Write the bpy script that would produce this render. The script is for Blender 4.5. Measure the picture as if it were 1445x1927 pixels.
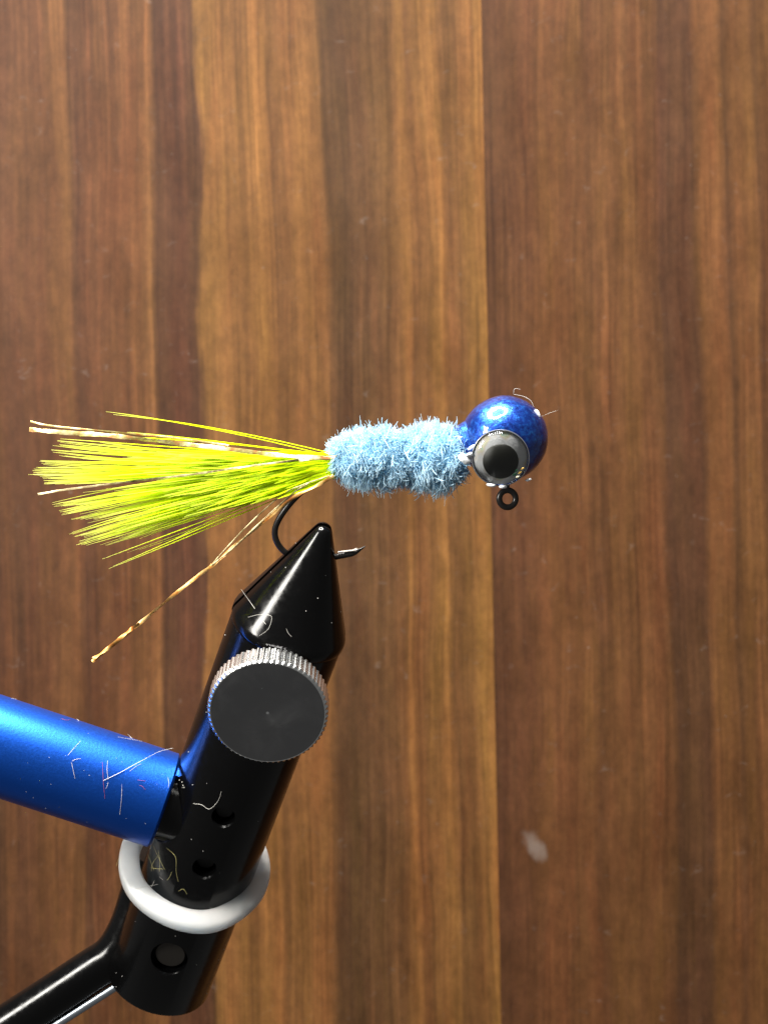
import bpy, bmesh, math, random
from mathutils import Vector, Matrix, noise
from mathutils.bvhtree import BVHTree

# ------------------------------------------------------------------ scene, camera, light
S = 0.001                      # everything below is laid out in millimetres
scene = bpy.context.scene
COL = scene.collection
for o in list(bpy.data.objects):
    bpy.data.objects.remove(o)

D = 155.0                      # camera to lure, mm
K = 22.0 * D
cam_d = bpy.data.cameras.new("camera")
cam = bpy.data.objects.new("camera", cam_d)
COL.objects.link(cam)
cam.location = (0, -D * S, 0)
cam.rotation_euler = (math.radians(90), 0, 0)
cam_d.sensor_fit = 'VERTICAL'
cam_d.sensor_height = 36.0
cam_d.lens = 36.0 * D / (1927.0 / 22.0)
cam_d.clip_start = 0.005
cam_d.clip_end = 20.0
cam_d.dof.use_dof = True
cam_d.dof.focus_distance = D * S
cam_d.dof.aperture_fstop = 76.0
scene.camera = cam

world = bpy.data.worlds.new("World")
scene.world = world
world.use_nodes = True
wbg = world.node_tree.nodes["Background"]
wbg.inputs[0].default_value = (1.0, 0.99, 0.96, 1)
wbg.inputs[1].default_value = 0.14

# the ring lamp of a bench magnifier above the vise: a circle of small lamps
LAMP_C = (-74.0, -72.0, 288.0)
LAMP_R = 96.0
N_LAMP = 16
for i in range(N_LAMP):
    t = 2 * math.pi * i / N_LAMP
    ld = bpy.data.lights.new("ring_lamp_bulb", 'AREA')
    ld.shape = 'DISK'
    ld.size = 0.032
    ld.energy = 0.575
    ld.color = (1.0, 0.965, 0.91)
    lo = bpy.data.objects.new("ring_lamp_bulb", ld)
    COL.objects.link(lo)
    lo.location = ((LAMP_C[0] + LAMP_R * math.cos(t)) * S, (LAMP_C[1] + LAMP_R * math.sin(t)) * S, LAMP_C[2] * S)

# a window-sized soft light to the left and in front of the vise
ld = bpy.data.lights.new("side_lamp", 'AREA')
ld.shape = 'RECTANGLE'
ld.size = 0.055; ld.size_y = 0.11
ld.energy = 1.25
ld.color = (1.0, 0.97, 0.90)
side = bpy.data.objects.new("side_lamp", ld)
COL.objects.link(side)
side.location = (-0.205, -0.140, 0.078)
side.rotation_euler = (Vector((-0.008, 0.0, -0.008)) - side.location).to_track_quat('-Z', 'Y').to_euler()

vs = scene.view_settings
vs.view_transform = 'Standard'
vs.look = 'None'
vs.exposure = 0.0
vs.gamma = 1.0
vs.use_curve_mapping = False
scene.render.resolution_x = 767
scene.render.resolution_y = 1024

random.seed(7)
R = random.random
def U(a, b): return a + (b - a) * random.random()

# ------------------------------------------------------------------ helpers
def at(px, py, Y=0.0):
    """a point (mm) at depth Y on the picture ray through px,py"""
    s = (D + Y) / K
    return Vector(((px - 722.5) * s, Y, (963.5 - py) * s))

def lin(c):
    c = c / 255.0
    return c / 12.92 if c <= 0.04045 else ((c + 0.055) / 1.055) ** 2.4
def rgb(r, g, b, k=1.0): return (lin(r) * k, lin(g) * k, lin(b) * k, 1.0)

class MB:
    def __init__(self): self.v = []; self.f = []; self.c = []
    def add(self, vs_, fs_, cs=None):
        o = len(self.v)
        self.v += [Vector(p) for p in vs_]
        self.f += [tuple(i + o for i in f) for f in fs_]
        self.c += list(cs) if cs else [0.0] * len(vs_)

    def tube(self, pts, rad, n=8, cap=True, tv=None, flat=1.0, up=None):
        pts = [Vector(p) for p in pts]
        m = len(pts)
        rad = rad if isinstance(rad, (list, tuple)) else [rad] * m
        tan = []
        for i in range(m):
            d = pts[min(i + 1, m - 1)] - pts[max(i - 1, 0)]
            tan.append(d.normalized() if d.length > 1e-9 else Vector((1, 0, 0)))
        ref = Vector(up) if up is not None else (Vector((0, 1, 0)) if abs(tan[0].y) < .9 else Vector((1, 0, 0)))
        nrm = (ref - tan[0] * ref.dot(tan[0])).normalized()
        V, F, C = [], [], []
        for i in range(m):
            nrm = (nrm - tan[i] * nrm.dot(tan[i]))
            nrm = nrm.normalized() if nrm.length > 1e-9 else Vector((0, 0, 1))
            b = tan[i].cross(nrm)
            for k in range(n):
                t = 2 * math.pi * k / n
                V.append(pts[i] + rad[i] * (math.cos(t) * nrm * flat + math.sin(t) * b))
                C.append(tv[i] if tv else 0.0)
        for i in range(m - 1):
            for k in range(n):
                k2 = (k + 1) % n
                F.append((i * n + k, i * n + k2, (i + 1) * n + k2, (i + 1) * n + k))
        if cap:
            F.append(tuple(range(n - 1, -1, -1)))
            F.append(tuple((m - 1) * n + k for k in range(n)))
        self.add(V, F, C)

    def lathe(self, prof, org, ax, e1, n=64, e2=None):
        """prof = [(along, radius)] about ax, closed where the radius is 0"""
        ax = Vector(ax).normalized(); e1 = Vector(e1); e1 = (e1 - ax * e1.dot(ax)).normalized()
        e2 = ax.cross(e1) if e2 is None else Vector(e2)
        org = Vector(org)
        rows = []; V = []; F = []
        for (l, r) in prof:
            if r <= 1e-9:
                rows.append([len(V)]); V.append(org + ax * l)
            else:
                rows.append(list(range(len(V), len(V) + n)))
                for k in range(n):
                    t = 2 * math.pi * k / n
                    V.append(org + ax * l + r * (math.cos(t) * e1 + math.sin(t) * e2))
        for A, B in zip(rows[:-1], rows[1:]):
            if len(A) == 1 and len(B) == 1: continue
            for k in range(n):
                k2 = (k + 1) % n
                if len(A) == 1: F.append((A[0], B[k2], B[k]))
                elif len(B) == 1: F.append((A[k], A[k2], B[0]))
                else: F.append((A[k], A[k2], B[k2], B[k]))
        self.add(V, F)

    def build(self, name, mat, parent=None, smooth=35.0, kind=None):
        me = bpy.data.meshes.new(name)
        off = OFF.get(parent.name, Vector()) if parent is not None else Vector()
        me.from_pydata([tuple((p - off) * S) for p in self.v], [], self.f)
        bm = bmesh.new(); bm.from_mesh(me)
        bmesh.ops.recalc_face_normals(bm, faces=bm.faces)
        bm.to_mesh(me); bm.free()
        if any(c != 0.0 for c in self.c):
            at_ = me.attributes.new("t", 'FLOAT', 'POINT')
            at_.data.foreach_set("value", self.c)
        me.materials.append(mat)
        o = bpy.data.objects.new(name, me)
        COL.objects.link(o)
        if smooth:
            me.shade_smooth()
            me.set_sharp_from_angle(angle=math.radians(smooth))
        if parent is not None: o.parent = parent
        OFF[o.name] = off
        if kind: o["kind"] = kind
        return o

OFF = {}
def thing(name, label, cat, base, group=None):
    o = bpy.data.objects.new(name, None)
    COL.objects.link(o)
    o.empty_display_size = 0.002
    o.location = Vector(base) * S
    OFF[o.name] = Vector(base)
    o["label"] = label; o["category"] = cat
    if group: o["group"] = group
    return o
def tag(o, label, cat, group=None):
    o["label"] = label; o["category"] = cat
    if group: o["group"] = group
    return o

def spline(pts, k=6):
    """Catmull-Rom through pts"""
    pts = [Vector(p) for p in pts]
    P = [2 * pts[0] - pts[1]] + pts + [2 * pts[-1] - pts[-2]]
    out = []
    for i in range(1, len(P) - 2):
        for j in range(k):
            t = j / k
            a, b, c, d = P[i - 1], P[i], P[i + 1], P[i + 2]
            out.append(.5 * ((2 * b) + (c - a) * t + (2 * a - 5 * b + 4 * c - d) * t * t + (3 * b - a - 3 * c + d) * t ** 3))
    out.append(pts[-1])
    return out
def bez(p0, p1, p2, p3, m):
    o = []
    for i in range(m + 1):
        t = i / m; s = 1 - t
        o.append(p0 * s ** 3 + p1 * 3 * s * s * t + p2 * 3 * s * t * t + p3 * t ** 3)
    return o

# ------------------------------------------------------------------ materials
class NT:
    def __init__(self, name):
        self.m = bpy.data.materials.new(name); self.m.use_nodes = True
        self.t = self.m.node_tree; self.b = self.t.nodes["Principled BSDF"]
        self.out = self.t.nodes["Material Output"]
    def n(self, typ, **kw):
        nd = self.t.nodes.new(typ)
        for k, v in kw.items(): setattr(nd, k, v)
        return nd
    def l(self, a, b): self.t.links.new(a, b)
    def put(self, sock, v):
        if hasattr(v, "is_linked") or hasattr(v, "links"): self.l(v, sock)
        else: sock.default_value = v
    def math(self, op, a, b=0.0, c=None, clamp=False):
        nd = self.n("ShaderNodeMath", operation=op, use_clamp=clamp)
        self.put(nd.inputs[0], a); self.put(nd.inputs[1], b)
        if c is not None: self.put(nd.inputs[2], c)
        return nd.outputs[0]
    def rng(self, v, a, b, c, d, smooth=False):
        nd = self.n("ShaderNodeMapRange", clamp=True)
        if smooth: nd.interpolation_type = 'SMOOTHSTEP'
        self.put(nd.inputs[0], v)
        for i, x in enumerate((a, b, c, d)): nd.inputs[i + 1].default_value = x
        return nd.outputs[0]
    def vec(self, x, y, z):
        nd = self.n("ShaderNodeCombineXYZ")
        for i, v in enumerate((x, y, z)): self.put(nd.inputs[i], v)
        return nd.outputs[0]
    def noise(self, v, scale=1.0, detail=2.0, rough=.5, dist=0.0):
        nd = self.n("ShaderNodeTexNoise")
        self.l(v, nd.inputs["Vector"])
        nd.inputs["Scale"].default_value = scale; nd.inputs["Detail"].default_value = detail
        nd.inputs["Roughness"].default_value = rough; nd.inputs["Distortion"].default_value = dist
        return nd.outputs["Fac"]
    def mix(self, f, a, b, typ='MIX'):
        nd = self.n("ShaderNodeMix", data_type='RGBA', blend_type=typ)
        self.put(nd.inputs[0], f); self.put(nd.inputs[6], a); self.put(nd.inputs[7], b)
        return nd.outputs[2]
    def ramp(self, v, stops, interp='LINEAR'):
        nd = self.n("ShaderNodeValToRGB"); cr = nd.color_ramp; cr.interpolation = interp
        while len(cr.elements) < len(stops): cr.elements.new(0.5)
        for e, (p, c) in zip(cr.elements, stops): e.position = p; e.color = c
        self.l(v, nd.inputs[0])
        return nd.outputs[0]
    def mm(self):
        tc = self.n("ShaderNodeTexCoord")
        nd = self.n("ShaderNodeVectorMath", operation='SCALE')
        self.l(tc.outputs["Object"], nd.inputs[0]); nd.inputs[3].default_value = 1.0 / S
        return nd.outputs[0]
    def sep(self, v):
        nd = self.n("ShaderNodeSeparateXYZ"); self.l(v, nd.inputs[0]); return nd.outputs
    def bump(self, h, strength=.3, dist=.1):
        nd = self.n("ShaderNodeBump"); nd.inputs["Strength"].default_value = strength
        nd.inputs["Distance"].default_value = dist * S
        self.l(h, nd.inputs["Height"]); self.l(nd.outputs[0], self.b.inputs["Normal"])
        return nd
    def set(self, **kw):
        for k, v in kw.items(): self.put(self.b.inputs[k.replace("_", " ")], v)
        return self

def simple(name, col, rough=.5, metal=0.0, bump=None, **kw):
    q = NT(name)
    q.set(Base_Color=col, Roughness=rough, Metallic=metal, **kw)
    if bump:
        sc, st, ds = bump
        q.bump(q.noise(q.mm(), sc, 3.0), st, ds)
    return q.m

# --- wood laminate strips: colour bands across each strip, streaks along it
PITCH = 38.9
WK = .275
def wood(name, bands, seed, smudge=False, flat=.30):
    q = NT(name)
    x, y, z = q.sep(q.mm())
    sd = float(seed) * 13.7
    w1 = q.noise(q.vec(q.math('MULTIPLY', x, .035), q.math('MULTIPLY', z, .016), sd), 1, 2, .5)
    w2 = q.noise(q.vec(q.math('MULTIPLY', x, .22), q.math('MULTIPLY', z, .028), sd + 3), 1, 3, .55)
    u = q.math('ADD', x, q.math('MULTIPLY', q.math('SUBTRACT', w1, .5), 3.4))
    u = q.math('ADD', u, q.math('MULTIPLY', q.math('SUBTRACT', w2, .5), 1.7))
    def look(rows, x0):
        mean = [sum(c[k] for _, c in rows) / len(rows) for k in range(3)]
        st = [(min(max(p, 0), 1), rgb(*[c[k] * (1 - flat) + mean[k] * flat for k in range(3)], k=WK)) for p, c in rows]
        return q.ramp(q.math('DIVIDE', q.math('SUBTRACT', u, x0), PITCH), st)
    edge = q.rng(q.math('ADD', u, q.math('MULTIPLY', q.math('SUBTRACT', w2, .5), 6.0)), PITCH - .5, PITCH + .7, 0, 1, True)
    col = q.mix(edge, look(bands[0], 0.0), look(bands[1], PITCH))
    s1 = q.noise(q.vec(q.math('MULTIPLY', u, .95), q.math('MULTIPLY', z, .015), sd + 5), 1, 5, .62)
    s2 = q.noise(q.vec(q.math('MULTIPLY', u, 3.4), q.math('MULTIPLY', z, .05), sd + 7), 1, 3, .6)
    s3 = q.noise(q.vec(q.math('MULTIPLY', x, .16), q.math('MULTIPLY', z, .07), sd + 9), 1, 3, .55)
    fine = q.noise(q.vec(q.math('MULTIPLY', x, 2.6), q.math('MULTIPLY', z, 1.5), sd + 11), 1, 4, .7)
    pore = q.noise(q.vec(q.math('MULTIPLY', u, 7.0), q.math('MULTIPLY', z, .22), sd + 13), 1, 2, .5)
    mot = q.noise(q.vec(q.math('MULTIPLY', x, .75), q.math('MULTIPLY', z, .40), sd + 31), 1, 4, .6)
    s4 = q.noise(q.vec(q.math('MULTIPLY', u, 1.7), q.math('MULTIPLY', z, .030), sd + 33), 1, 4, .6)
    vis = q.rng(q.noise(q.vec(q.math('MULTIPLY', x, .07), q.math('MULTIPLY', z, .022), sd + 35), 1, 2, .5), .35, .65, .35, 1.0)
    def amp(n_, a):          # multiplier 1 +- a around the noise's middle, faded where the figure is calm
        return q.math('ADD', 1.0, q.math('MULTIPLY', q.math('MULTIPLY', q.math('SUBTRACT', n_, .5), a), vis))
    f = amp(s1, 1.55)
    f = q.math('MULTIPLY', f, amp(s4, 1.3))
    f = q.math('MULTIPLY', f, amp(s2, 1.05))
    f = q.math('MULTIPLY', f, q.rng(mot, .3, .7, .82, 1.18))
    f = q.math('MULTIPLY', f, q.rng(s3, .3, .7, .84, 1.14))
    f = q.math('MULTIPLY', f, q.rng(fine, .25, .75, .86, 1.14))
    f = q.math('MULTIPLY', f, q.rng(pore, .60, .76, 1.0, .74))
    f = q.math('MAXIMUM', f, .3)
    g = q.n("ShaderNodeCombineColor")
    for i in range(3): q.l(f, g.inputs[i])
    col = q.mix(1.0, col, g.outputs[0], 'MULTIPLY')
    # warmer and redder patches
    h = q.noise(q.vec(q.math('MULTIPLY', u, .30), q.math('MULTIPLY', z, .03), sd + 17), 1, 3, .6)
    tint = q.ramp(h, [(.30, (1.10, .95, .90, 1)), (.5, (1.02, .98, .92, 1)), (.70, (1.0, 1.01, .82, 1))])
    col = q.mix(1.0, col, tint, 'MULTIPLY')
    # pale scuffs and dust on the laminate
    sc = q.noise(q.vec(q.math('MULTIPLY', x, .55), q.math('MULTIPLY', z, .7), sd + 21), 1, 4, .62, .8)
    sc = q.math('MULTIPLY', q.rng(sc, .62, .82, 0, .20, True), 1.0)
    sp = q.noise(q.vec(q.math('MULTIPLY', x, 1.3), q.math('MULTIPLY', z, 1.1), sd + 23), 1, 2, .5, .6)
    sp = q.rng(sp, .76, .82, 0, .28, True)
    sc = q.math('MAXIMUM', sc, sp)
    if smudge:
        dx = q.math('SUBTRACT', x, smudge[0]); dz = q.math('SUBTRACT', z, smudge[1])
        dx = q.math('ADD', dx, q.math('MULTIPLY', dz, .35))
        d2 = q.math('ADD', q.math('POWER', q.math('DIVIDE', dx, 1.25), 2), q.math('POWER', q.math('DIVIDE', dz, 2.1), 2))
        d2 = q.math('ADD', d2, q.math('MULTIPLY', q.math('SUBTRACT', mot, .5), 2.6))
        sc = q.math('MAXIMUM', sc, q.rng(d2, -.1, 1.6, .34, 0, True))
    col = q.mix(sc, col, (.20, .17, .15, 1))
    q.set(Base_Color=col, Roughness=q.rng(s3, .3, .7, .46, .56))
    q.b.inputs["Specular IOR Level"].default_value = .12
    q.bump(q.math('ADD', q.math('MULTIPLY', pore, -.6), q.math('MULTIPLY', fine, .35)), .18, .05)
    return q.m

def bands(x0, rows):
    return [((x - x0) / 541.0, c) for x, c in rows]
MID = bands(376, [(378, (152, 107, 60)), (420, (150, 104, 58)), (460, (128, 87, 50)), (480, (166, 116, 64)), (502, (160, 110, 60)),
    (520, (122, 83, 48)), (560, (146, 100, 56)), (602, (140, 96, 54)), (618, (95, 66, 42)), (642, (86, 60, 40)), (680, (102, 72, 47)),
    (712, (114, 80, 52)), (745, (125, 86, 52)), (760, (162, 113, 62)), (776, (124, 84, 49)), (800, (141, 97, 55)), (828, (168, 118, 64)),
    (842, (128, 89, 53)), (870, (136, 95, 55)), (886, (150, 106, 60)), (905, (168, 119, 64)), (916, (162, 113, 60))])
RIGHT = bands(917, [(918, (94, 61, 44)), (960, (106, 67, 45)), (1000, (118, 75, 47)), (1022, (132, 86, 51)), (1060, (128, 84, 50)),
    (1100, (136, 91, 54)), (1115, (106, 70, 44)), (1130, (130, 87, 52)), (1180, (140, 95, 56)), (1222, (122, 80, 48)), (1244, (112, 75, 47)),
    (1252, (82, 57, 43)), (1280, (96, 65, 47)), (1310, (86, 59, 43)), (1325, (142, 96, 56)), (1360, (150, 101, 60)), (1372, (96, 66, 44)),
    (1386, (136, 92, 54)), (1420, (142, 97, 58)), (1433, (93, 64, 42)), (1447, (118, 78, 48))])
LEFT = bands(-165, [(-165, (130, 90, 54)), (-110, (108, 72, 46)), (-60, (136, 93, 56)), (-20, (95, 64, 43)), (0, (120, 78, 47)), (18, (98, 64, 42)),
    (60, (112, 72, 46)), (112, (122, 80, 48)), (132, (132, 89, 52)), (150, (96, 63, 42)), (172, (110, 70, 44)), (230, (119, 77, 46)),
    (268, (126, 83, 48)), (286, (152, 105, 62)), (297, (93, 61, 41)), (312, (96, 63, 43)), (342, (100, 62, 43)), (375, (90, 60, 42))])
M = {}
M['wood_golden'] = wood("wood_dark_to_golden", (LEFT, MID), 1, flat=.25)
M['wood_reddish'] = wood("wood_reddish", (RIGHT, LEFT), 2, smudge=(5.0, -45.6), flat=.45)
M['backing'] = simple("backing_board", rgb(84, 58, 40), .7)

# --- vise
def black_gloss():
    q = NT("black_enamel")
    v = q.mm()
    d = q.noise(v, 1.6, 4, .6)
    q.set(Base_Color=(.0014, .0014, .0015, 1), Roughness=q.rng(d, .35, .7, .12, .25))
    q.b.inputs["Specular IOR Level"].default_value = .24
    q.bump(q.noise(v, 1.1, 3, .5), .05, .1)
    return q.m
M['black'] = black_gloss()
M['hole'] = simple("hole_dark", (.006, .006, .006, 1), .55)
M['pin'] = simple("dark_pin", (.05, .045, .04, 1), .42, .85, (3.0, .2, .05))
M['alu'] = simple("turned_aluminium", (.72, .73, .73, 1), .24, 1.0, (2.0, .06, .05))
def knob_face():
    q = NT("polished_knob_face")
    d = q.noise(q.mm(), .9, 5, .65)
    v = q.mm()
    def dot(vec, c0):
        nd = q.n("ShaderNodeVectorMath", operation='DOT_PRODUCT'); q.l(v, nd.inputs[0]); nd.inputs[1].default_value = vec
        return q.math('SUBTRACT', nd.outputs["Value"], c0)
    a = dot(KE1, KC1); b = dot(KE2, KC2)
    # fine rings left by the lathe, and a little handling haze
    rad = q.math('SQRT', q.math('ADD', q.math('MULTIPLY', a, a), q.math('MULTIPLY', b, b)))
    rings = q.noise(q.vec(q.math('MULTIPLY', rad, 6.0), 0.0, 0.0), 1, 3, .7)
    hz = q.noise(v, .35, 4, .6, .5)
    q.set(Base_Color=(.21, .21, .215, 1), Metallic=1.0, Roughness=q.math('ADD', q.rng(hz, .35, .68, .10, .34), q.math('MULTIPLY', d, .08)))
    q.bump(rings, .10, .05)
    return q.m
def anodised():
    q = NT("blue_anodised_aluminium")
    v = q.mm(); d = q.noise(v, 5.0, 4, .7)
    q.set(Base_Color=(.006, .078, .47, 1), Metallic=.90, Roughness=q.rng(d, .3, .7, .33, .43))
    q.b.inputs['Coat Weight'].default_value = .08; q.b.inputs['Coat Roughness'].default_value = .35
    q.bump(q.noise(v, 4.0, 4, .65), .22, .06)
    return q.m
M['blue_metal'] = anodised()
def silicone():
    q = NT("milky_silicone")
    d = q.noise(q.mm(), .5, 3, .5)
    q.set(Base_Color=q.ramp(d, [(.3, (.56, .61, .65, 1)), (.7, (.64, .67, .70, 1))]), Roughness=.32)
    q.b.inputs["Transmission Weight"].default_value = .30; q.b.inputs["IOR"].default_value = 1.41
    q.b.inputs["Subsurface Weight"].default_value = 1.0
    q.b.inputs["Subsurface Radius"].default_value = (1.0, 1.1, 1.2)
    q.b.inputs["Subsurface Scale"].default_value = 5.0 * S
    return q.m
M['silicone'] = silicone()

# --- lure
def head_paint():
    q = NT("candy_blue_paint")
    v = q.mm()
    d = q.noise(v, 2.6, 4, .7); e = q.noise(v, 1.0, 3, .6)
    col = q.ramp(d, [(.28, (.001, .012, .13, 1)), (.50, (.002, .034, .25, 1)), (.74, (.010, .13, .46, 1))])
    q.set(Base_Color=col, Metallic=.75, Roughness=q.rng(d, .3, .7, .26, .40))
    q.b.inputs["Coat Weight"].default_value = 1.0; q.b.inputs["Coat Roughness"].default_value = .05
    q.bump(d, .35, .12)
    return q.m
M['head'] = head_paint()
def iris():
    q = NT("holographic_foil")
    v = q.mm()
    d = q.noise(v, 1.3, 4, .65, .6); c = q.noise(v, .8, 2, .6, .5)
    hue = q.ramp(c, [(.30, (.50, .51, .52, 1)), (.54, (.62, .625, .62, 1)), (.62, (.60, .55, .50, 1)), (.67, (.62, .58, .40, 1)), (.72, (.42, .58, .48, 1)), (.78, (.50, .50, .52, 1))])
    q.set(Base_Color=hue, Metallic=.35, Roughness=q.rng(d, .3, .7, .22, .5))
    q.bump(d, .5, .12)
    return q.m
M['iris'] = iris()
M['pupil'] = simple("black_pupil", (.008, .008, .003, 1), .5)
def clear():
    q = NT("clear_dome")
    tr = q.n("ShaderNodeBsdfTransparent"); gl = q.n("ShaderNodeBsdfGlossy"); fr = q.n("ShaderNodeFresnel"); mx = q.n("ShaderNodeMixShader")
    tr.inputs[0].default_value = (.93, .94, .95, 1)
    gl.inputs["Roughness"].default_value = .05; fr.inputs[0].default_value = 1.5
    q.l(fr.outputs[0], mx.inputs[0]); q.l(tr.outputs[0], mx.inputs[1]); q.l(gl.outputs[0], mx.inputs[2])
    q.l(mx.outputs[0], q.out.inputs[0])
    return q.m
M['clear'] = clear()
M['rim'] = simple("silver_rim", (.45, .47, .50, 1), .25, .9)
M['bead_glint'] = simple("white_bead_and_glint", (.72, .74, .76, 1), .18)  # white of resin and paint chip, also painted glints at the eye rim
M['hook'] = simple("black_nickel_wire", (.018, .016, .015, 1), .30, .4, (4, .1, .03))
M['bright_steel'] = simple("bright_steel", (.72, .66, .60, 1), .28, .9)
def fibre_mat(name, c0, c1, trans=.35, rough=.6):
    q = NT(name)
    a = q.n("ShaderNodeAttribute", attribute_name="t")
    d = q.noise(q.mm(), 1.1, 2)
    col = q.ramp(a.outputs["Fac"], [(0, c0), (1, c1)])
    col = q.mix(q.rng(d, .3, .7, 0, .25), col, (c0[0] * .8, c0[1] * .86, c0[2] * .95, 1))
    q.set(Base_Color=col, Roughness=rough)
    q.b.inputs["Specular IOR Level"].default_value = .35
    t = q.n("ShaderNodeBsdfTranslucent"); q.l(col, t.inputs[0])
    mx = q.n("ShaderNodeMixShader"); mx.inputs[0].default_value = trans
    q.l(q.b.outputs[0], mx.inputs[1]); q.l(t.outputs[0], mx.inputs[2]); q.l(mx.outputs[0], q.out.inputs[0])
    return q.m
M['chenille'] = fibre_mat("blue_chenille", (.42, .68, .81, 1), (.72, .85, .91, 1), .58)
M['core'] = simple("chenille_core", (.30, .55, .72, 1), .9)
M['tail'] = fibre_mat("chartreuse_feather", (.83, .93, .003, 1), (.86, .88, .40, 1), .78, .5)
def flash(name, c0, c1, c2, alpha):
    q = NT(name)
    v = q.mm(); x, y, z = q.sep(v)
    d = q.noise(q.vec(q.math('MULTIPLY', x, 1.0), y, q.math('MULTIPLY', z, 1.0)), .9, 3, .65)
    col = q.ramp(d, [(.35, c0), (.5, c1), (.62, c2)])
    q.set(Base_Color=col, Metallic=.35, Roughness=q.rng(d, .3, .7, .25, .45), Alpha=alpha)
    q.bump(q.noise(v, 1.6, 3, .6), .5, .15)
    return q.m
M['flash_copper'] = flash("copper_tinsel", (.48, .15, .03, 1), (.50, .27, .07, 1), (.64, .40, .15, 1), .95)
M['flash_pearl'] = flash("pearl_tinsel", (.55, .18, .07, 1), (.50, .42, .14, 1), (.78, .66, .36, 1), .85)
M['flash_tan'] = flash("tan_tinsel", (.16, .13, .05, 1), (.26, .20, .10, 1), (.55, .48, .26, 1), .85)
M['foil_green'] = simple('green_foil', (.12, .42, .22, 1), .3, .4)
M['foil_gold'] = simple('gold_foil', (.62, .40, .10, 1), .3, .4)
M['foil_pale'] = simple('pale_foil', (.72, .68, .50, 1), .3, .4)
M['lever_glint_grey'] = simple('painted_lever_glint', (.30, .33, .37, 1), .4, .9)  # pale grey standing in for light reflected off the lever
M['lint'] = simple("white_lint", (.52, .50, .46, 1), .6)
M['lint_red'] = simple("red_lint", (.30, .05, .06, 1), .6)
M['lint_olive'] = simple("olive_lint", (.45, .40, .16, 1), .6)
M['dust'] = simple("pale_dust", (.40, .39, .37, 1), .8)

# ------------------------------------------------------------------ the wooden panel behind
YB = 90.0
kb = K / (D + YB)
panel = MB()
W2, Z0, Z1, TH = 5.5 * PITCH, -170.0, 150.0, 9.0
def boxmb(mb, x0, x1, y0, y1, z0, z1, bev=0.0):
    if not bev:
        v = [(x, y, z) for x in (x0, x1) for y in (y0, y1) for z in (z0, z1)]
        mb.add(v, [(0, 1, 3, 2), (4, 6, 7, 5), (0, 4, 5, 1), (2, 3, 7, 6), (0, 2, 6, 4), (1, 5, 7, 3)])
        return
    b = bev
    sec = [(x0, y1), (x0, y0 + b), (x0 + b, y0), (x1 - b, y0), (x1, y0 + b), (x1, y1)]
    v = [(x, y, z0) for x, y in sec] + [(x, y, z1) for x, y in sec]
    n = len(sec)
    mb.add(v, [(i, (i + 1) % n, n + (i + 1) % n, n + i) for i in range(n)] + [tuple(range(n - 1, -1, -1)), tuple(range(n, 2 * n))])
X_SEAM = (924 - 722.5) / kb
boxmb(panel, X_SEAM - 4 * PITCH, X_SEAM + 6 * PITCH, YB + 1.2, YB + TH, Z0, Z1)
po = panel.build("wooden_panel", M['backing'], None, smooth=0)
po["kind"] = "structure"
po["label"] = "brown wood panel with vertical striped grain behind the vise"
po.rotation_euler = (0, math.radians(-1.14), 0)
for k in range(-2, 3):
    g = .006
    pl = MB()
    boxmb(pl, g, 2 * PITCH - g, 0, 1.2, Z0, Z1, .008)
    o = pl.build("plank", M['wood_reddish' if k % 2 == 0 else 'wood_golden'], po, smooth=0)
    o.location = Vector((X_SEAM + k * 2 * PITCH, YB - .004 + .006 * (k % 2), 0)) * S

# ------------------------------------------------------------------ the vise
PIT, TH_ = math.radians(24), math.radians(20.9)
A = Vector((-math.sin(TH_) * math.cos(PIT), math.sin(PIT), -math.cos(TH_) * math.cos(PIT)))     # down the barrel
Nn = (Vector((0, -1, 0)) + A.y * A).normalized()                                              # towards the viewer
Sd = Nn.cross(A)                                                                              # right
TIP = at(612, 989, -1.1)
def VP(l, deg, r):
    g = math.radians(deg)
    return TIP + A * l + r * (math.cos(g) * Nn + math.sin(g) * Sd)
RB = 5.05
LB = 51.5
vise = thing("fly_tying_vise", "black fly-tying vise with blue arm gripping the jig hook in its pointed jaws", "vise", TIP + A * LB)

# jaws: two half cones with a slit that the hook lies in
def jaw(sign, gap, name):
    prof = [(-.05, .12), (.0, .36), (.14, .58), (.4, .74), (.9, .98)]
    for i in range(1, 13):
        t = i / 12
        prof.append((.9 + (9.4 - .9) * t, 0.98 + (4.93 - 0.98) * t))
    prof += [(9.62, 5.04), (9.9, 5.12), (10.35, 5.13), (10.5, 5.06)]
    n = 36
    V, F = [], []
    ca, sa = math.cos(math.radians(11)), math.sin(math.radians(11))
    Jn = Nn * ca + Sd * sa; Js = Sd * ca - Nn * sa
    off = Jn * (sign * gap)
    for l, r in prof:
        for k in range(n + 1):
            g = math.pi * k / n - math.pi / 2
            rr = math.sqrt(max(r * r, 0))
            V.append(TIP + A * l + off + rr * (math.cos(g) * Jn * sign + math.sin(g) * Js))
    m = len(prof)
    for i in range(m - 1):
        for k in range(n):
            F.append((i * (n + 1) + k, i * (n + 1) + k + 1, (i + 1) * (n + 1) + k + 1, (i + 1) * (n + 1) + k))
        F.append((i * (n + 1), (i + 1) * (n + 1), (i + 1) * (n + 1) + n, i * (n + 1) + n))
    F.append(tuple(range(n, -1, -1)))
    F.append(tuple((m - 1) * (n + 1) + k for k in range(n + 1)))
    mb = MB(); mb.add(V, F)
    return mb.build(name, M['black'], vise, smooth=32), mb
j1, jmb1 = jaw(1, .29, "jaw")
j2, jmb2 = jaw(-1, .29, "jaw")

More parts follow.
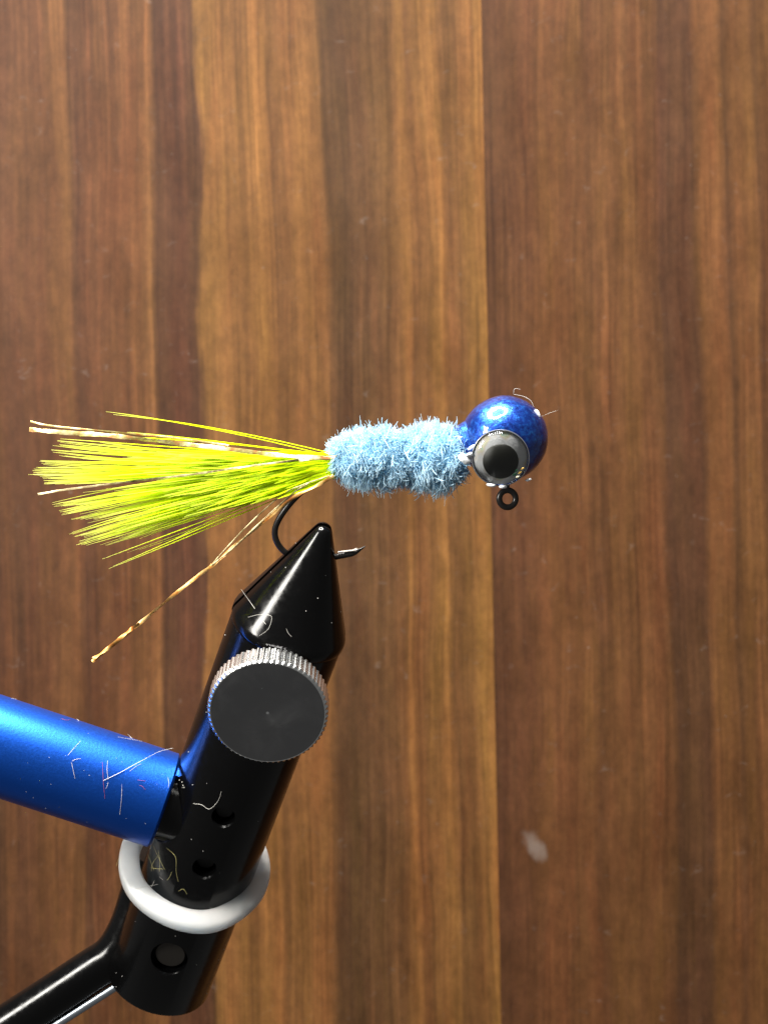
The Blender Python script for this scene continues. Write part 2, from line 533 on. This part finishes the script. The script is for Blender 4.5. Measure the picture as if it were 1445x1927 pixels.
# barrel with drilled holes
barrel = MB()
barrel.lathe([(10.6, 0), (10.6, 4.85), (10.75, RB - .02), (11.0, RB), (LB - .35, RB), (LB - .12, RB - .08), (LB, RB - .3), (LB, 0)], TIP, A, Nn, 128)
bo = barrel.build("barrel", M['black'], vise)
HOLES = [(27.9, 7, .98, 1.9), (33.8, 7, 1.02, 1.9), (44.7, 5, 1.72, 1.7)]
for l, g, r, dep in HOLES:
    c = MB()
    d = (VP(l, g, 1) - VP(l, g, 0)).normalized()
    c.lathe([(RB - dep, 0), (RB - dep, r), (RB - .22, r), (RB + .12, r + .22), (RB + .6, r + .25), (RB + .6, 0)], TIP + A * l, d, A, 40)
    co = c.build("cutter", M['hole'], vise)
    md = bo.modifiers.new("hole", 'BOOLEAN'); md.operation = 'DIFFERENCE'; md.solver = 'EXACT'; md.object = co
bpy.context.view_layer.update()
dg = bpy.context.evaluated_depsgraph_get()
nm = bpy.data.meshes.new_from_object(bo.evaluated_get(dg))
bo.modifiers.clear(); bo.data = nm
nm.shade_smooth(); nm.set_sharp_from_angle(angle=math.radians(32))
for o in [o for o in bpy.data.objects if o.name.startswith("cutter")]:
    bpy.data.objects.remove(o)
for (l, g, r, dep), (pr_, top) in zip(HOLES, [(.80, 1.1), (.84, 1.25), (1.42, .62)]):
    mb = MB()
    d = (VP(l, g, 1) - VP(l, g, 0)).normalized()
    org = TIP + A * l + (A * -.12 if r > 1.5 else Vector())
    mb.lathe([(RB - dep - .2, 0), (RB - dep - .2, pr_), (RB - top - .06, pr_), (RB - top, pr_ - .08), (RB - top, 0)], org, d, A, 36)
    mb.build("set_screw", M['pin'] if r > 1.5 else M['hole'], bo)

# clamp knob: knurled drum with polished face
KL, KG = 14.35, 8.0
kd = (VP(KL, KG, 1) - VP(KL, KG, 0)).normalized()
ko = TIP + A * KL
KR, KT0, KT1 = 5.10, 5.85, 8.2
nteeth = 66
def gear(prof, teeth, depth, org, ax, e1):
    n = teeth * 4
    e1 = (e1 - ax * e1.dot(ax)).normalized(); e2 = ax.cross(e1)
    V, F = [], []
    for l, r, dp in prof:
        for k in range(n):
            t = 2 * math.pi * k / n
            rr = r - (depth * dp if k % 4 in (2, 3) else 0) - (depth * dp * .1 if k % 4 == 0 else 0)
            V.append(org + ax * l + rr * (math.cos(t) * e1 + math.sin(t) * e2))
    m = len(prof)
    for i in range(m - 1):
        for k in range(n):
            k2 = (k + 1) % n
            F.append((i * n + k, i * n + k2, (i + 1) * n + k2, (i + 1) * n + k))
    F.append(tuple(range(n - 1, -1, -1)))
    F.append(tuple((m - 1) * n + k for k in range(n)))
    mb = MB(); mb.add(V, F)
    return mb
kmb = gear([(KT0, KR - .3, 0), (KT0 + .16, KR, 1), (KT1 - .22, KR, 1), (KT1 - .02, KR - .20, .3), (KT1, KR - .24, 0)], nteeth, .11, ko, kd, A)
kob = kmb.build("clamp_knob", M['alu'], vise, smooth=28)
_e = (Vector((1, 0, 0)) - kd * kd.x).normalized(); _f = _e.cross(kd)
if _f.z < 0: _f = -_f
_c = ko + kd * KT1 - OFF[vise.name]
KE1, KC1, KE2, KC2 = tuple(_e), _c.dot(_e), tuple(_f), _c.dot(_f)
M['knob_face'] = knob_face()
fmb = MB()
fmb.lathe([(KT1 - .1, KR - .32), (KT1 + .012, KR - .31), (KT1 + .02, KR - .36), (KT1 + .02, .16), (KT1 - .03, .08), (KT1 - .04, 0)], ko, kd, A, 96)
fmb.build("knob_face", M['knob_face'], kob)
smb = MB()
smb.lathe([(4.6, 0), (4.6, 1.9), (KT0 + .1, 1.9), (KT0 + .1, 0)], ko, kd, A, 40)
smb.build("knob_screw", M['black'], vise)

# blue arm
e_right = at(312, 1507, 10.6)
e_left = at(-420, 1266, 6.5)
d = (e_left - e_right).normalized()
RA = 4.42
tmb = MB()
tmb.lathe([(0, 0), (0, RA - .3), (.05, RA - .22), (.26, RA), (60, RA), (60, 0)], e_right, d, Vector((0, 0, 1)), 96)
arm = tmb.build("arm", M['blue_metal'], vise)
up = (Vector((0, 0, 1)) - d * d.z).normalized(); fw = d.cross(up)
if fw.y > 0: fw = -fw
lug = MB()
for a0, a1 in ((-4, 46),):
    sec = []
    m = 8
    V, F = [], []
    for i in range(m + 1):
        g = math.radians(a0 + (a1 - a0) * i / m)
        rad = up * math.cos(g) + fw * math.sin(g)
        for rr, ll in ((RA - .85, .1), (RA - .25, .1), (RA - .25, -1.15), (RA - .85, -1.15)):
            V.append(e_right + rad * rr + d * ll)
    for i in range(m):
        for k in range(4):
            F.append((i * 4 + k, i * 4 + (k + 1) % 4, i * 4 + 4 + (k + 1) % 4, i * 4 + 4 + k))
    F += [(3, 2, 1, 0), tuple(m * 4 + k for k in range(4))]
    lug.add(V, F)
lug.build("lug", M['blue_metal'], arm)
nk = MB()
nk.lathe([(-3.5, 0), (-3.5, 3.5), (.2, 3.5), (.2, 0)], e_right, d, Vector((0, 0, 1)), 48)
nk.build("arm_socket", M['black'], vise)

# bent lever behind the barrel
YL = 21.0
lp = spline([at(-620, 2336, YL), at(-170, 2048, YL), at(23, 1925, YL), at(165, 1832, YL), at(216, 1796, YL), at(248, 1742, YL), at(268, 1680, YL), at(292, 1610, YL - 1)], 8)
lv = MB(); lv.tube(lp, 2.12, 32)
lev = lv.build("lever", M['black'], vise)
ls = MB(); ls.tube(spline([at(-600, 2380, YL - .7), at(-60, 2034, YL - .7), at(80, 1945, YL - .7), at(224, 1853, YL - .7)], 6), .42, 14)  # thin rod added to paint the bright reflection along the lever's underside
ls.build("lever_glint", M['lever_glint_grey'], lev)

# ------------------------------------------------------------------ silicone ring round the barrel
rp, rt = math.radians(43), math.radians(16)
m_ax = Vector((-math.sin(rt) * math.cos(rp), math.sin(rp), -math.cos(rt) * math.cos(rp)))
re1 = Vector((math.cos(rt), 0, -math.sin(rt))); re2 = m_ax.cross(re1)
RC = TIP + A * 37.2 + Vector((-.55, 0, 0))
ring = MB()
nu, nv = 96, 24
V, F = [], []
for i in range(nu):
    t = 2 * math.pi * i / nu
    rad = math.cos(t) * re1 + math.sin(t) * re2
    wob = noise.noise(Vector((math.cos(t) * 1.3, math.sin(t) * 1.3, 4.0)))
    Rm = 6.10 + .16 * wob
    for k in range(nv):
        g = 2 * math.pi * k / nv
        cx, cy = math.cos(g), math.sin(g)
        cx = math.copysign(abs(cx) ** .42, cx); cy = math.copysign(abs(cy) ** .42, cy)
        V.append(RC + rad * (Rm + .94 * cx) + m_ax * ((.80 - .12 * cx) * cy + .12 * wob))
for i in range(nu):
    i2 = (i + 1) % nu
    for k in range(nv):
        k2 = (k + 1) % nv
        F.append((i * nv + k, i * nv + k2, i2 * nv + k2, i2 * nv + k))
ring.add(V, F)
ro = ring.build("rubber_ring", M['silicone'], None, smooth=50)
tag(ro, "milky white silicone ring slipped round the lower barrel of the vise", "rubber ring")

# ------------------------------------------------------------------ the jig
HC = at(950, 825, 0); HR = 3.66
jig = thing("fishing_jig", "fishing jig with blue ball head, fuzzy light blue body and chartreuse feather tail", "fishing lure", at(590, 1047, 1.0))

# hook
hk = MB()
hp = [at(955, 870, 0), at(880, 868, 0), at(760, 872, 0), at(660, 882, 0), at(610, 900, .1), at(572, 922, .2), at(540, 955, .4), at(520, 988, .8), at(519, 1014, 1.1),
      at(533, 1036, 1.4), at(556, 1048, 1.5), at(600, 1053, 1.1), at(640, 1046, .6), at(664, 1041, .45), at(676, 1035, .4), at(687, 1028, .4)]
sp_ = spline(hp, 6)
nr = len(sp_)
rads = [.27 if i < nr - 14 else .27 - .23 * (i - (nr - 14)) / 13 for i in range(nr)]
hk.tube(sp_, rads, 14)
hook = hk.build("hook", M['hook'], jig)
bb = MB(); bb.tube(spline([at(636, 1039, .3), at(664, 1036, .2), at(676, 1033, .2)], 4), [.07, .09, .10, .10, .11, .15, .15, .10, .04], 8)
bb.build("barb", M['bright_steel'], hook)
ey = MB()
ec = at(954.5, 938.5, 0); er = .73
pts = []
for i in range(33):
    t = 2 * math.pi * i / 32 + math.pi / 2
    pts.append(ec + Vector((math.cos(t) * er * .98, math.cos(t) * er * .3, math.sin(t) * er)))
ey.tube(pts, .27, 12, cap=False)
ey.tube([at(953, 926, 0), at(952, 900, 0)], .27, 12)
ey.build("hook_eye", M['hook'], jig)

# head
def ball(c, r, nu=64, nv=40, fn=None):
    V, F = [], []
    for j in range(nv + 1):
        p = math.pi * j / nv
        for i in range(nu):
            t = 2 * math.pi * i / nu
            q = Vector((math.sin(p) * math.cos(t), math.sin(p) * math.sin(t), math.cos(p)))
            V.append(c + q * (r * (fn(q) if fn else 1)))
    for j in range(nv):
        for i in range(nu):
            i2 = (i + 1) % nu
            F.append((j * nu + i, j * nu + i2, (j + 1) * nu + i2, (j + 1) * nu + i))
    return V, F
def headfn(q):
    v = 1 + .012 * noise.noise(q * 2.2) + .006 * noise.noise(q * 6)
    if q.x < -.4: v += .05 * (-.4 - q.x)
    return v
hV, hF = ball(HC, HR, 96, 64, fn=headfn)
for ex_, c_ in ((Vector((-.06, -.965, -.235)).normalized(), HC + Vector((-.60, -3.18, -1.76))), (Vector((-.06, .965, .20)).normalized(), HC + Vector((-.43, 3.42, 1.2)))):
    for i_, p_ in enumerate(hV):          # the flat seat each eye is glued into
        d_ = (p_ - c_).dot(ex_)
        rd_ = (p_ - c_ - ex_ * d_).length
        if d_ > -.22 and rd_ < 2.40: hV[i_] = p_ - ex_ * (d_ + .22)
hm = MB(); hm.add(hV, hF)
cdir = Vector((-1, 0, -.12)).normalized()
hm.lathe([(2.2, 0), (2.2, 2.2), (3.3, 1.9), (4.1, 1.5), (4.9, 1.2), (4.9, 0)], HC, cdir, Vector((0, 1, 0)), 40)
ho = hm.build("head", M['head'], jig, smooth=60)
def eye(sign):
    # sign -1: the side facing the viewer
    if sign < 0:
        ex = Vector((-.06, -.965, -.235)).normalized(); c = HC + Vector((-.60, -3.18, -1.76))
    else:
        ex = Vector((-.06, .965, .20)).normalized(); c = HC + Vector((-.43, 3.42, 1.2))
    e1 = Vector((1, 0, 0)); e1 = (e1 - ex * e1.dot(ex)).normalized()
    so = MB(); so.lathe([(-2.4, 0), (-2.4, 1.9), (-1.4, 2.28), (-.5, 2.43), (-.05, 2.43), (-.02, 2.36), (-.1, 2.25), (-.1, 0)], c, ex, e1, 56)
    eo = so.build("eye", M['head'], ho, smooth=50)
    i_ = MB(); i_.lathe([(-.09, 2.30), (-.04, 2.24), (.02, 1.6), (.05, 0)], c, ex, e1, 56)
    i_.build("iris", M['iris'], ho, smooth=60)
    p_ = MB(); p_.lathe([(.0, 1.5), (.09, 1.44), (.12, 0)], c + e1 * .0 + Vector((.02, 0, -.28)), ex, e1, 48)
    p_.build("pupil", M['pupil'], ho, smooth=60)
    r_ = MB()
    r_.tube([c + ex * .02 + 2.38 * (math.cos(t) * e1 + math.sin(t) * ex.cross(e1)) for t in [2 * math.pi * k / 64 for k in range(65)]], .055, 8, cap=False)
    r_.build("eye_rim", M['rim'], ho)
    dm = MB()
    prof = []
    for k in range(11):
        g = math.radians(90 * k / 10)
        prof.append((.04 + .80 * math.sin(g), 2.32 * math.cos(g) if k < 10 else 0))
    dm.lathe(prof, c, ex, e1, 56)
    dm.build("eye_dome", M['clear'], ho, smooth=80)
eye(-1); eye(1)
# resin bead where the eye meets the body, white lumps painting the glints along the lower rim
def blob(px, py, Y, rx, ry, rz, name, mat, par, rot=0):
    mb = MB()
    c = at(px, py, Y)
    V, F = ball(Vector((0, 0, 0)), 1, 20, 12, lambda q: 1 + .18 * noise.noise(q * 1.7 + Vector((px, py, 0))))
    cr, sr = math.cos(rot), math.sin(rot)
    V2 = []
    for v in V:
        x, y, z = v.x * rx, v.y * ry, v.z * rz
        V2.append(c + Vector((x * cr - z * sr, y, x * sr + z * cr)))
    mb.add(V2, F)
    return mb.build(name, mat, par, smooth=80)
blob(874, 864, -2.75, .60, .4, .36, "resin_glint", M['bead_glint'], ho, -.5)
blob(884, 857, -2.85, .50, .35, .30, "resin_glint", M['rim'], ho, .3)
blob(887, 842, -2.5, .38, .2, .14, "resin_glint", M['bead_glint'], ho, .6)
blob(924, 913, -2.9, .42, .25, .16, "resin_glint", M['bead_glint'], ho, -.15)
blob(946, 916, -2.8, .34, .25, .15, "resin_glint", M['bead_glint'], ho, 0)
blob(994, 903, -2.4, .28, .2, .12, "resin_glint", M['bead_glint'], ho, .3)
for fx, fy, fm_ in ((971, 886, 'foil_green'), (978, 889, 'foil_gold'), (974, 897, 'foil_pale'), (982, 882, 'foil_gold'), (968, 893, 'foil_green')):
    blob(fx, fy, -3.38 + (fy - 895) * .012, U(.16, .26), .03, U(.06, .10), "foil_fleck", M[fm_], ho, U(.3, 1.1))
blob(1011, 779, -1.4, .18, .2, .45, "paint_chip", M['bead_glint'], ho, .45)

# fuzzy body
PROF = [(626, 26), (633, 43), (646, 54), (662, 61), (690, 67), (720, 67), (750, 62), (767, 59), (784, 68), (802, 74), (830, 75), (852, 68), (866, 54), (875, 34)]
def prof_r(x):
    for (x0, r0), (x1, r1) in zip(PROF[:-1], PROF[1:]):
        if x0 <= x <= x1: return (r0 + (r1 - r0) * (x - x0) / (x1 - x0)) / 22
    return .5
cm = MB()
cm.lathe([(at(624, 0).x, 0)] + [(at(x, 0).x, r / 22 * .66) for x, r in PROF] + [(at(877, 0).x, 0)], Vector((0, 0, at(0, 862).z)), Vector((1, 0, 0)), Vector((0, 1, 0)), 40)
body = cm.build("body", M['core'], jig, smooth=70)
fm = MB()
cz = at(0, 862).z
for i in range(14000):
    px = U(627, 874)
    t = U(0, 2 * math.pi)
    Rr = prof_r(px)
    x = at(px, 0).x
    clump = noise.noise(Vector((x * 1.1 + t * .5, math.cos(t) * 1.6, math.sin(t) * 1.6)))
    base = Vector((x, math.cos(t) * Rr * .60, cz + math.sin(t) * Rr * .60))
    L = Rr * (.86 + .17 * clump + U(-.12, .10) + (.26 * R() if R() < .08 else 0))
    tw = t + U(-.25, .25) + .5 * clump
    lean = U(-.35, .35) + .35 * noise.noise(Vector((x * .7, math.cos(t), math.sin(t) + 5)))
    if px < 645: lean -= U(.1, .8) * (645 - px) / 22
    if px > 868: lean += U(-.1, .35)
    tip = Vector((x + lean, math.cos(tw) * L, cz + math.sin(tw) * L))
    mid = base.lerp(tip, .6) + Vector((U(-.26, .26), U(-.24, .24), U(-.24, .24)))
    w = U(.017, .036)
    fm.tube([base, mid, tip], [w, w * .95, w * .45], 3, cap=False, tv=[.02, .35 + .3 * R(), .75 + .25 * R()])
for i in range(170):      # longer stray fibres lying over the surface
    px = U(640, 878); t = U(math.pi * .75, math.pi * 2.0)
    Rr = prof_r(px); x = at(px, 0).x
    p0 = Vector((x, math.cos(t) * Rr * .9, cz + math.sin(t) * Rr * .9))
    t2 = t + U(-.5, .5); Lx = U(-.9, .9)
    p2 = Vector((x + Lx, math.cos(t2) * Rr * U(.95, 1.15), cz + math.sin(t2) * Rr * U(.95, 1.15)))
    p1 = p0.lerp(p2, .5) + Vector((0, math.cos(t), math.sin(t))) * U(.05, .25)
    w = U(.022, .04)
    fm.tube(bez(p0, p0.lerp(p1, .7), p1.lerp(p2, .3), p2, 5), [w, w, w, w, w * .8, w * .4], 3, cap=False, tv=[.5, .7, .8, .9, 1, 1])
fm.build("chenille", M['chenille'], body, smooth=80, kind="stuff")

# feather tail: locks of barbs running from the tie-in to their tips
def barb(mb, tip, by, bow, dy, w, hold=.35):
    """one barb: base at the body, tip (px), bow = sideways sag in px"""
    bx = U(612, 632)
    p0 = at(bx, by, U(-.35, .35))
    tx, ty = tip
    p3 = at(tx, ty, dy)
    def mix(t, off): return at(bx + (tx - bx) * t, by + (ty - by) * t + off, dy * t)
    p1 = mix(.38, bow * 1.0); p2 = mix(.72, bow * .9)
    m = 9
    pts = bez(p0, p1, p2, p3, m)
    rad = [w * (.9 if i < 2 else 1.0) * (1 if i < m - 2 else (.8, .62, .22)[i - (m - 2)]) for i in range(m + 1)]
    ln = abs(bx - tx)
    tv = [.02 + .98 * max(0.0, (i / m - .62) / .38) ** 1.4 * min(1, ln / 420) for i in range(m + 1)]
    mb.tube(pts, rad, 3, cap=False, tv=tv)
LOCKS = [  # tip, tie-in height, bow, barbs, spread
    ((200, 774), 855, -11, 1, 1), ((214, 781), 857, -8, 1, 1), ((150, 822), 858, -6, 2, 2), ((240, 812), 858, -7, 2, 2),
    ((108, 829), 863, 6, 4, 4), ((100, 837), 864, 9, 4, 3), ((97, 848), 865, 12, 4, 3), ((112, 855), 866, 12, 4, 4),
    ((75, 870), 868, 13, 7, 4), ((62, 882), 869, 10, 7, 4), ((54, 891), 870, 7, 10, 3), ((76, 898), 872, 3, 6, 3), ((82, 903), 873, 0, 5, 3), ((84, 910), 874, -3, 6, 2.5),
    ((99, 950), 878, -9, 10, 4), ((112, 962), 880, -10, 6, 2.5), ((116, 967), 881, -10, 6, 2.5), ((134, 975), 882, -10, 7, 3),
    ((226, 962), 882, -6, 4, 2),
    ((131, 1006), 884, -7, 9, 4), ((150, 1018), 886, -5, 6, 3), ((144, 1024), 887, -4, 7, 2.5), ((218, 1012), 887, -3, 10, 4),
    ((189, 1026), 889, 0, 4, 1.5), ((193, 1053), 890, 3, 1, 1), ((205, 1071), 894, 7, 1, 1), ((214, 1066), 893, 2, 1, 1), ((240, 1040), 890, 5, 1, 1), ((262, 1034), 891, 7, 1, 1),
]
core = MB()
for i in range(760):                       # the dense heart of the tail, barbs of many lengths
    f = R()
    ty = 846 + f * 168
    tx = U(290, 490) if R() < .86 else U(200, 300)
    k = (620 - tx) / 500.0
    yy = 872 + (ty - 872) * (.25 + .75 * k) + (f - .42) * 14
    barb(core, (tx, yy), 855 + f * 42, U(-6, 10) if f < .35 else U(-9, 3), U(-1.5, 1.3), U(.045, .07))
for i in range(760):                       # short underfeather at the tie-in
    f = R(); tx = U(330, 540)
    k = (620 - tx) / 500.0
    ty = 872 + ((848 + f * 160) - 872) * (.34 + .78 * k)
    barb(core, (tx, ty), 853 + f * 46, U(-3, 3), U(-1.3, .9), U(.06, .095))
ENV = [(112, 832), (98, 846), (88, 858), (76, 872), (58, 890), (80, 903), (84, 912), (150, 928), (112, 946), (104, 954), (116, 966), (140, 978), (190, 986), (140, 1004), (150, 1016), (200, 1012), (215, 1016)]
single = []
for i in range(46):                        # single barbs that can be followed to their tips
    q_ = R() * (len(ENV) - 1); k_ = int(q_); f_ = q_ - k_
    ex_, ey_ = ENV[k_][0] * (1 - f_) + ENV[k_ + 1][0] * f_, ENV[k_][1] * (1 - f_) + ENV[k_ + 1][1] * f_
    g_ = (ey_ - 830) / 190
    barb(core, (ex_ + abs(random.gauss(0, 45)), ey_ + U(-3, 3)), 859 + g_ * 30, 11 - 20 * g_ + U(-3, 3), U(-1.4, 1.2), U(.04, .055))
tail = core.build("tail_feather", M['tail'], jig, smooth=80, kind="stuff")
for (tx, ty), by, bow, cnt, spr in LOCKS:
    mb = MB()
    dy0 = U(-1.3, 1.0)
    for k in range(cnt):
        q = U(-1, 1)
        barb(mb, (tx + abs(U(0, 9 + cnt * 1.6)) * (0 if k == 0 else 1), ty + q * spr), by + q * 3, bow + q * (3 + cnt * .7), dy0 + U(-.25, .25), U(.032, .045))
    mb.build("feather_lock", M['tail'], tail, smooth=80)

# tinsel strands tied in with the tail
def strand(pts, w, mat, thick=.2, twist=0.0, Y=-1.0):
    mb = MB()
    P = spline([at(x, y, Y + (p[0] if p else 0)) for x, y, *p in pts], 7)
    m = len(P)
    V, F = [], []
    for i in range(m):
        tg = (P[min(i + 1, m - 1)] - P[max(i - 1, 0)]).normalized()
        s = tg.cross(Vector((0, 1, 0))).normalized(); up_ = s.cross(tg)
        g = twist * math.sin(i * .55) + .35 * math.sin(i * .23)
        a = s * math.cos(g) + up_ * math.sin(g); b = up_ * math.cos(g) - s * math.sin(g)
        ww = w * (1 + .12 * math.sin(i * 1.7))
        for ca, cb in ((-1, 0), (-.5, .5), (.5, .5), (1, 0), (.5, -.5), (-.5, -.5)):
            V.append(P[i] + a * ca * ww + b * cb * ww * thick)
    for i in range(m - 1):
        for k in range(6):
            F.append((i * 6 + k, i * 6 + (k + 1) % 6, i * 6 + 6 + (k + 1) % 6, i * 6 + 6 + k))
    F += [(5, 4, 3, 2, 1, 0), tuple((m - 1) * 6 + k for k in range(6))]
    mb.add(V, F)
    return mb.build("tinsel_strand", mat, jig, smooth=50)
strand([(56, 808), (110, 813), (200, 819), (300, 830), (420, 844), (530, 857), (622, 862)], .19, M['flash_pearl'], .25, .5, -1.3)
strand([(58, 793), (88, 800), (140, 806), (240, 815), (330, 824), (430, 838)], .07, M['flash_pearl'], .4, .3, -1.1)
strand([(72, 930), (120, 922), (190, 913), (270, 903), (360, 893), (450, 880), (540, 868), (600, 860), (634, 858)], .085, M['flash_tan'], .25, .3, -1.75)
strand([(440, 882), (475, 877), (512, 872), (530, 870)], .07, M['flash_pearl'], .3, .4, -1.9)
strand([(563, 867), (590, 863), (630, 860)], .12, M['flash_pearl'], .3, .4, -1.95)
low = strand([(174, 1245), (210, 1216), (250, 1184), (310, 1134), (370, 1086), (405, 1060), (450, 1020), (510, 970), (556, 934), (600, 912), (628, 895)], .15, M['flash_copper'], .45, .6, -1.0)
strand([(176, 1240), (206, 1218), (240, 1190), (262, 1172)], .16, M['flash_copper'], .4, .9, -1.12)
strand([(392, 1070), (420, 1038), (470, 985), (530, 932), (566, 914), (620, 895)], .05, M['flash_tan'], .6, .2, -.9)
strand([(398, 1064), (440, 1030), (500, 974), (552, 928), (580, 910)], .06, M['flash_tan'], .6, .2, -1.1)

# ------------------------------------------------------------------ lint and dust lying on the things
surf = {}
def bvh(*mbs):
    v, f = [], []
    for m_ in mbs:
        o = len(v); v += m_.v; f += [tuple(i + o for i in q) for q in m_.f]
    return BVHTree.FromPolygons(v, f)
tree_v = bvh(jmb1, jmb2, barrel, kmb, fmb)
tree_b = bvh(jmb1, jmb2, barrel)
tree_k = bvh(kmb)
tree_a = bvh(tmb)
tree_r = bvh(ring)
tree_h = bvh(hm)
EYE = Vector((0, -D, 0))
def onto(tree, px, py, lift, last=None):
    d_ = (at(px, py, 0) - EYE).normalized()
    loc, nrm, i, dist = tree.ray_cast(EYE, d_)
    if loc is None:
        return at(px, py, last.y if last is not None else (0 if tree is tree_h else 10))
    if nrm.dot(d_) > 0: nrm = -nrm
    return loc + nrm * lift
def lint(tree, pts, w, mat, label, group, lift=.06, name="loose_fibre"):
    P = []
    last = None
    first = next((onto(tree, *p[:2], lift) for p in pts if tree.ray_cast(EYE, (at(p[0], p[1], 0) - EYE).normalized())[0] is not None), None)
    last = first
    for p in pts:
        last = onto(tree, p[0], p[1], lift + (p[2] if len(p) > 2 else 0), last)
        P.append(last)
    P = spline(P, 5) if len(P) > 2 else [P[0].lerp(P[1], i / 4) for i in range(5)]
    mb = MB(); m = len(P)
    mb.tube(P, [.38 * w * (.5 + .5 * math.sin(math.pi * (.12 + .76 * i / (m - 1)))) for i in range(m)], 5)
    o = mb.build(name, M[mat], None, smooth=80)
    return tag(o, label, "fibre", group)

LA, GA = "short pale lint fibre clinging to the blue vise arm", "lint on the blue arm"
lint(tree_a, [(195, 1469), (225, 1455, .05), (250, 1442, .12), (275, 1431, .3)], .06, 'lint', "long pale fibre lying slantwise on the end of the blue vise arm", None)
for pts in ([(128, 1422), (140, 1408), (152, 1395)], [(136, 1432), (144, 1429), (153, 1428)], [(135, 1434), (138, 1448), (142, 1465)],
            [(203, 1431), (202, 1448), (204, 1467)], [(230, 1476), (229, 1505), (226, 1533)], [(222, 1388), (245, 1392), (267, 1396)],
            [(244, 1452), (256, 1443), (266, 1438)], [(272, 1432, .3), (300, 1419, .25), (326, 1408, .1)], [(22, 1315), (27, 1316), (31, 1317)], [(145, 1353), (147, 1356), (149, 1358)],
            [(200, 1484), (203, 1477), (204, 1472)], [(241, 1382), (246, 1388), (249, 1391)], [(316, 1463), (318, 1474), (317, 1482)]):
    lint(tree_a, pts, .035, 'lint', LA, GA)
for pts in ([(193, 1433), (195, 1470), (198, 1503)], [(259, 1468), (266, 1469), (274, 1470)], [(262, 1478), (268, 1480), (274, 1486)], [(115, 1353), (124, 1356), (132, 1356)]):
    lint(tree_a, pts, .033, 'lint_red', "tiny red lint fibre clinging to the blue vise arm", "red lint on the blue arm")
lint(tree_v, [(454, 1109), (478, 1142), (501, 1175)], .045, 'lint', "straight pale fibre stuck across the cone of the vise jaws", None)
lint(tree_v, [(468, 1162), (488, 1157), (508, 1158), (512, 1165), (505, 1184), (488, 1197)], .03, 'lint', "curled pale hair looped on the cone of the vise jaws", None)
lint(tree_v, [(539, 1183), (543, 1192), (549, 1198)], .03, 'lint', "tiny curved hair on the jaw cone just above the clamp knob", None)
lint(tree_v, [(365, 1512), (380, 1514), (394, 1522), (407, 1512), (414, 1500), (417, 1489)], .04, 'lint', "wavy white hair on the black barrel above the upper screw hole", None)
lint(tree_v, [(330, 1475), (332, 1490), (335, 1506), (333, 1530)], .035, 'lint', "thin pale hair on the black barrel next to the end of the blue arm", None)
LB_, GB = "fine olive fibre tangled between the black barrel and the white ring", "olive fluff above the white ring"
for pts in ([(281, 1608), (286, 1622), (292, 1638)], [(300, 1600), (303, 1620), (302, 1640)], [(284, 1633), (296, 1634), (309, 1635)],
            [(315, 1595), (332, 1612), (333, 1640), (337, 1658)], [(316, 1656), (322, 1648), (325, 1640)], [(290, 1590), (300, 1612), (312, 1636)],
            [(337, 1676), (346, 1672), (353, 1682)], [(298, 1612), (289, 1626), (287, 1640)]):
    lint(tree_v, pts, .03, 'lint_olive', LB_, GB, .1)
LC, GC = "short white fibre lying on the milky silicone ring", "lint on the silicone ring"
for pts in ([(358, 1704), (390, 1708), (428, 1714)], [(322, 1711), (340, 1722), (360, 1727)], [(270, 1680), (282, 1690), (296, 1695)],
            [(252, 1674), (275, 1669), (298, 1664)], [(300, 1650), (315, 1662), (324, 1672)], [(284, 1672), (288, 1664), (291, 1657)]):
    lint(tree_r, pts, .035, 'lint', LC, GC, .04)
lint(tree_r, [(228, 1600), (224, 1615), (219, 1630)], .03, 'lint_olive', "thin brownish fibre hanging off the outer edge of the white ring", None)
lint(tree_r, [(269, 1692), (270, 1705), (269, 1718)], .025, 'lint', "thin pale fibre hanging down below the white ring", None)
lint(tree_h, [(966, 741), (967, 733, .2), (972, 731, .3), (979, 733, .3)], .03, 'lint', "tiny curled hair standing up on top of the blue jig head", None)
lint(tree_h, [(966, 742), (985, 746), (998, 754), (1003, 766)], .04, 'lint', "pale hair lying along the top edge of the blue jig head", None)
lint(tree_h, [(1018, 784), (1034, 777, .3), (1049, 772, .3)], .02, 'lint', "fine hair sticking out sideways from the blue jig head", None)

# dust specks on the vise: too many and too small to count
ds = MB()
def speck(tree, px, py, r):
    d_ = (at(px, py, 0) - EYE).normalized()
    loc, nrm, i, dist = tree.ray_cast(EYE, d_)
    if loc is None or (tree is tree_v and tree_k.ray_cast(EYE, d_)[0] is not None): return
    V, F = ball(loc, r, 6, 4, lambda q: 1 + .5 * noise.noise(q * 3 + Vector((px, py, 0))))
    ds.add(V, F)
for i in range(60):
    l, g = U(1, 51), U(-85, 85)
    rr = 1.2 + (l - .9) * .44 if l < 9.5 else RB
    p = VP(l, g, rr)
    if noise.noise(p * .35) < -.05 and R() < .8: continue
    pxx, pyy = 722.5 + K * p.x / (D + p.y), 963.5 - K * p.z / (D + p.y)
    speck(tree_v, pxx, pyy, U(.02, .042))
for i in range(34):
    speck(tree_a, U(0, 320), U(1320, 1590), U(.015, .032))
for x, y in ((345, 1478), (343, 1472), (363, 1477), (347, 1482), (338, 1468), (598, 1126), (576, 1150), (624, 1172), (390, 1205), (424, 1195)):
    speck(tree_v, x, y, .045)
do = ds.build("dust", M['dust'], None, smooth=80, kind="stuff")
do["label"] = "pale dust specks scattered over the vise barrel and arm"; do["category"] = "dust"
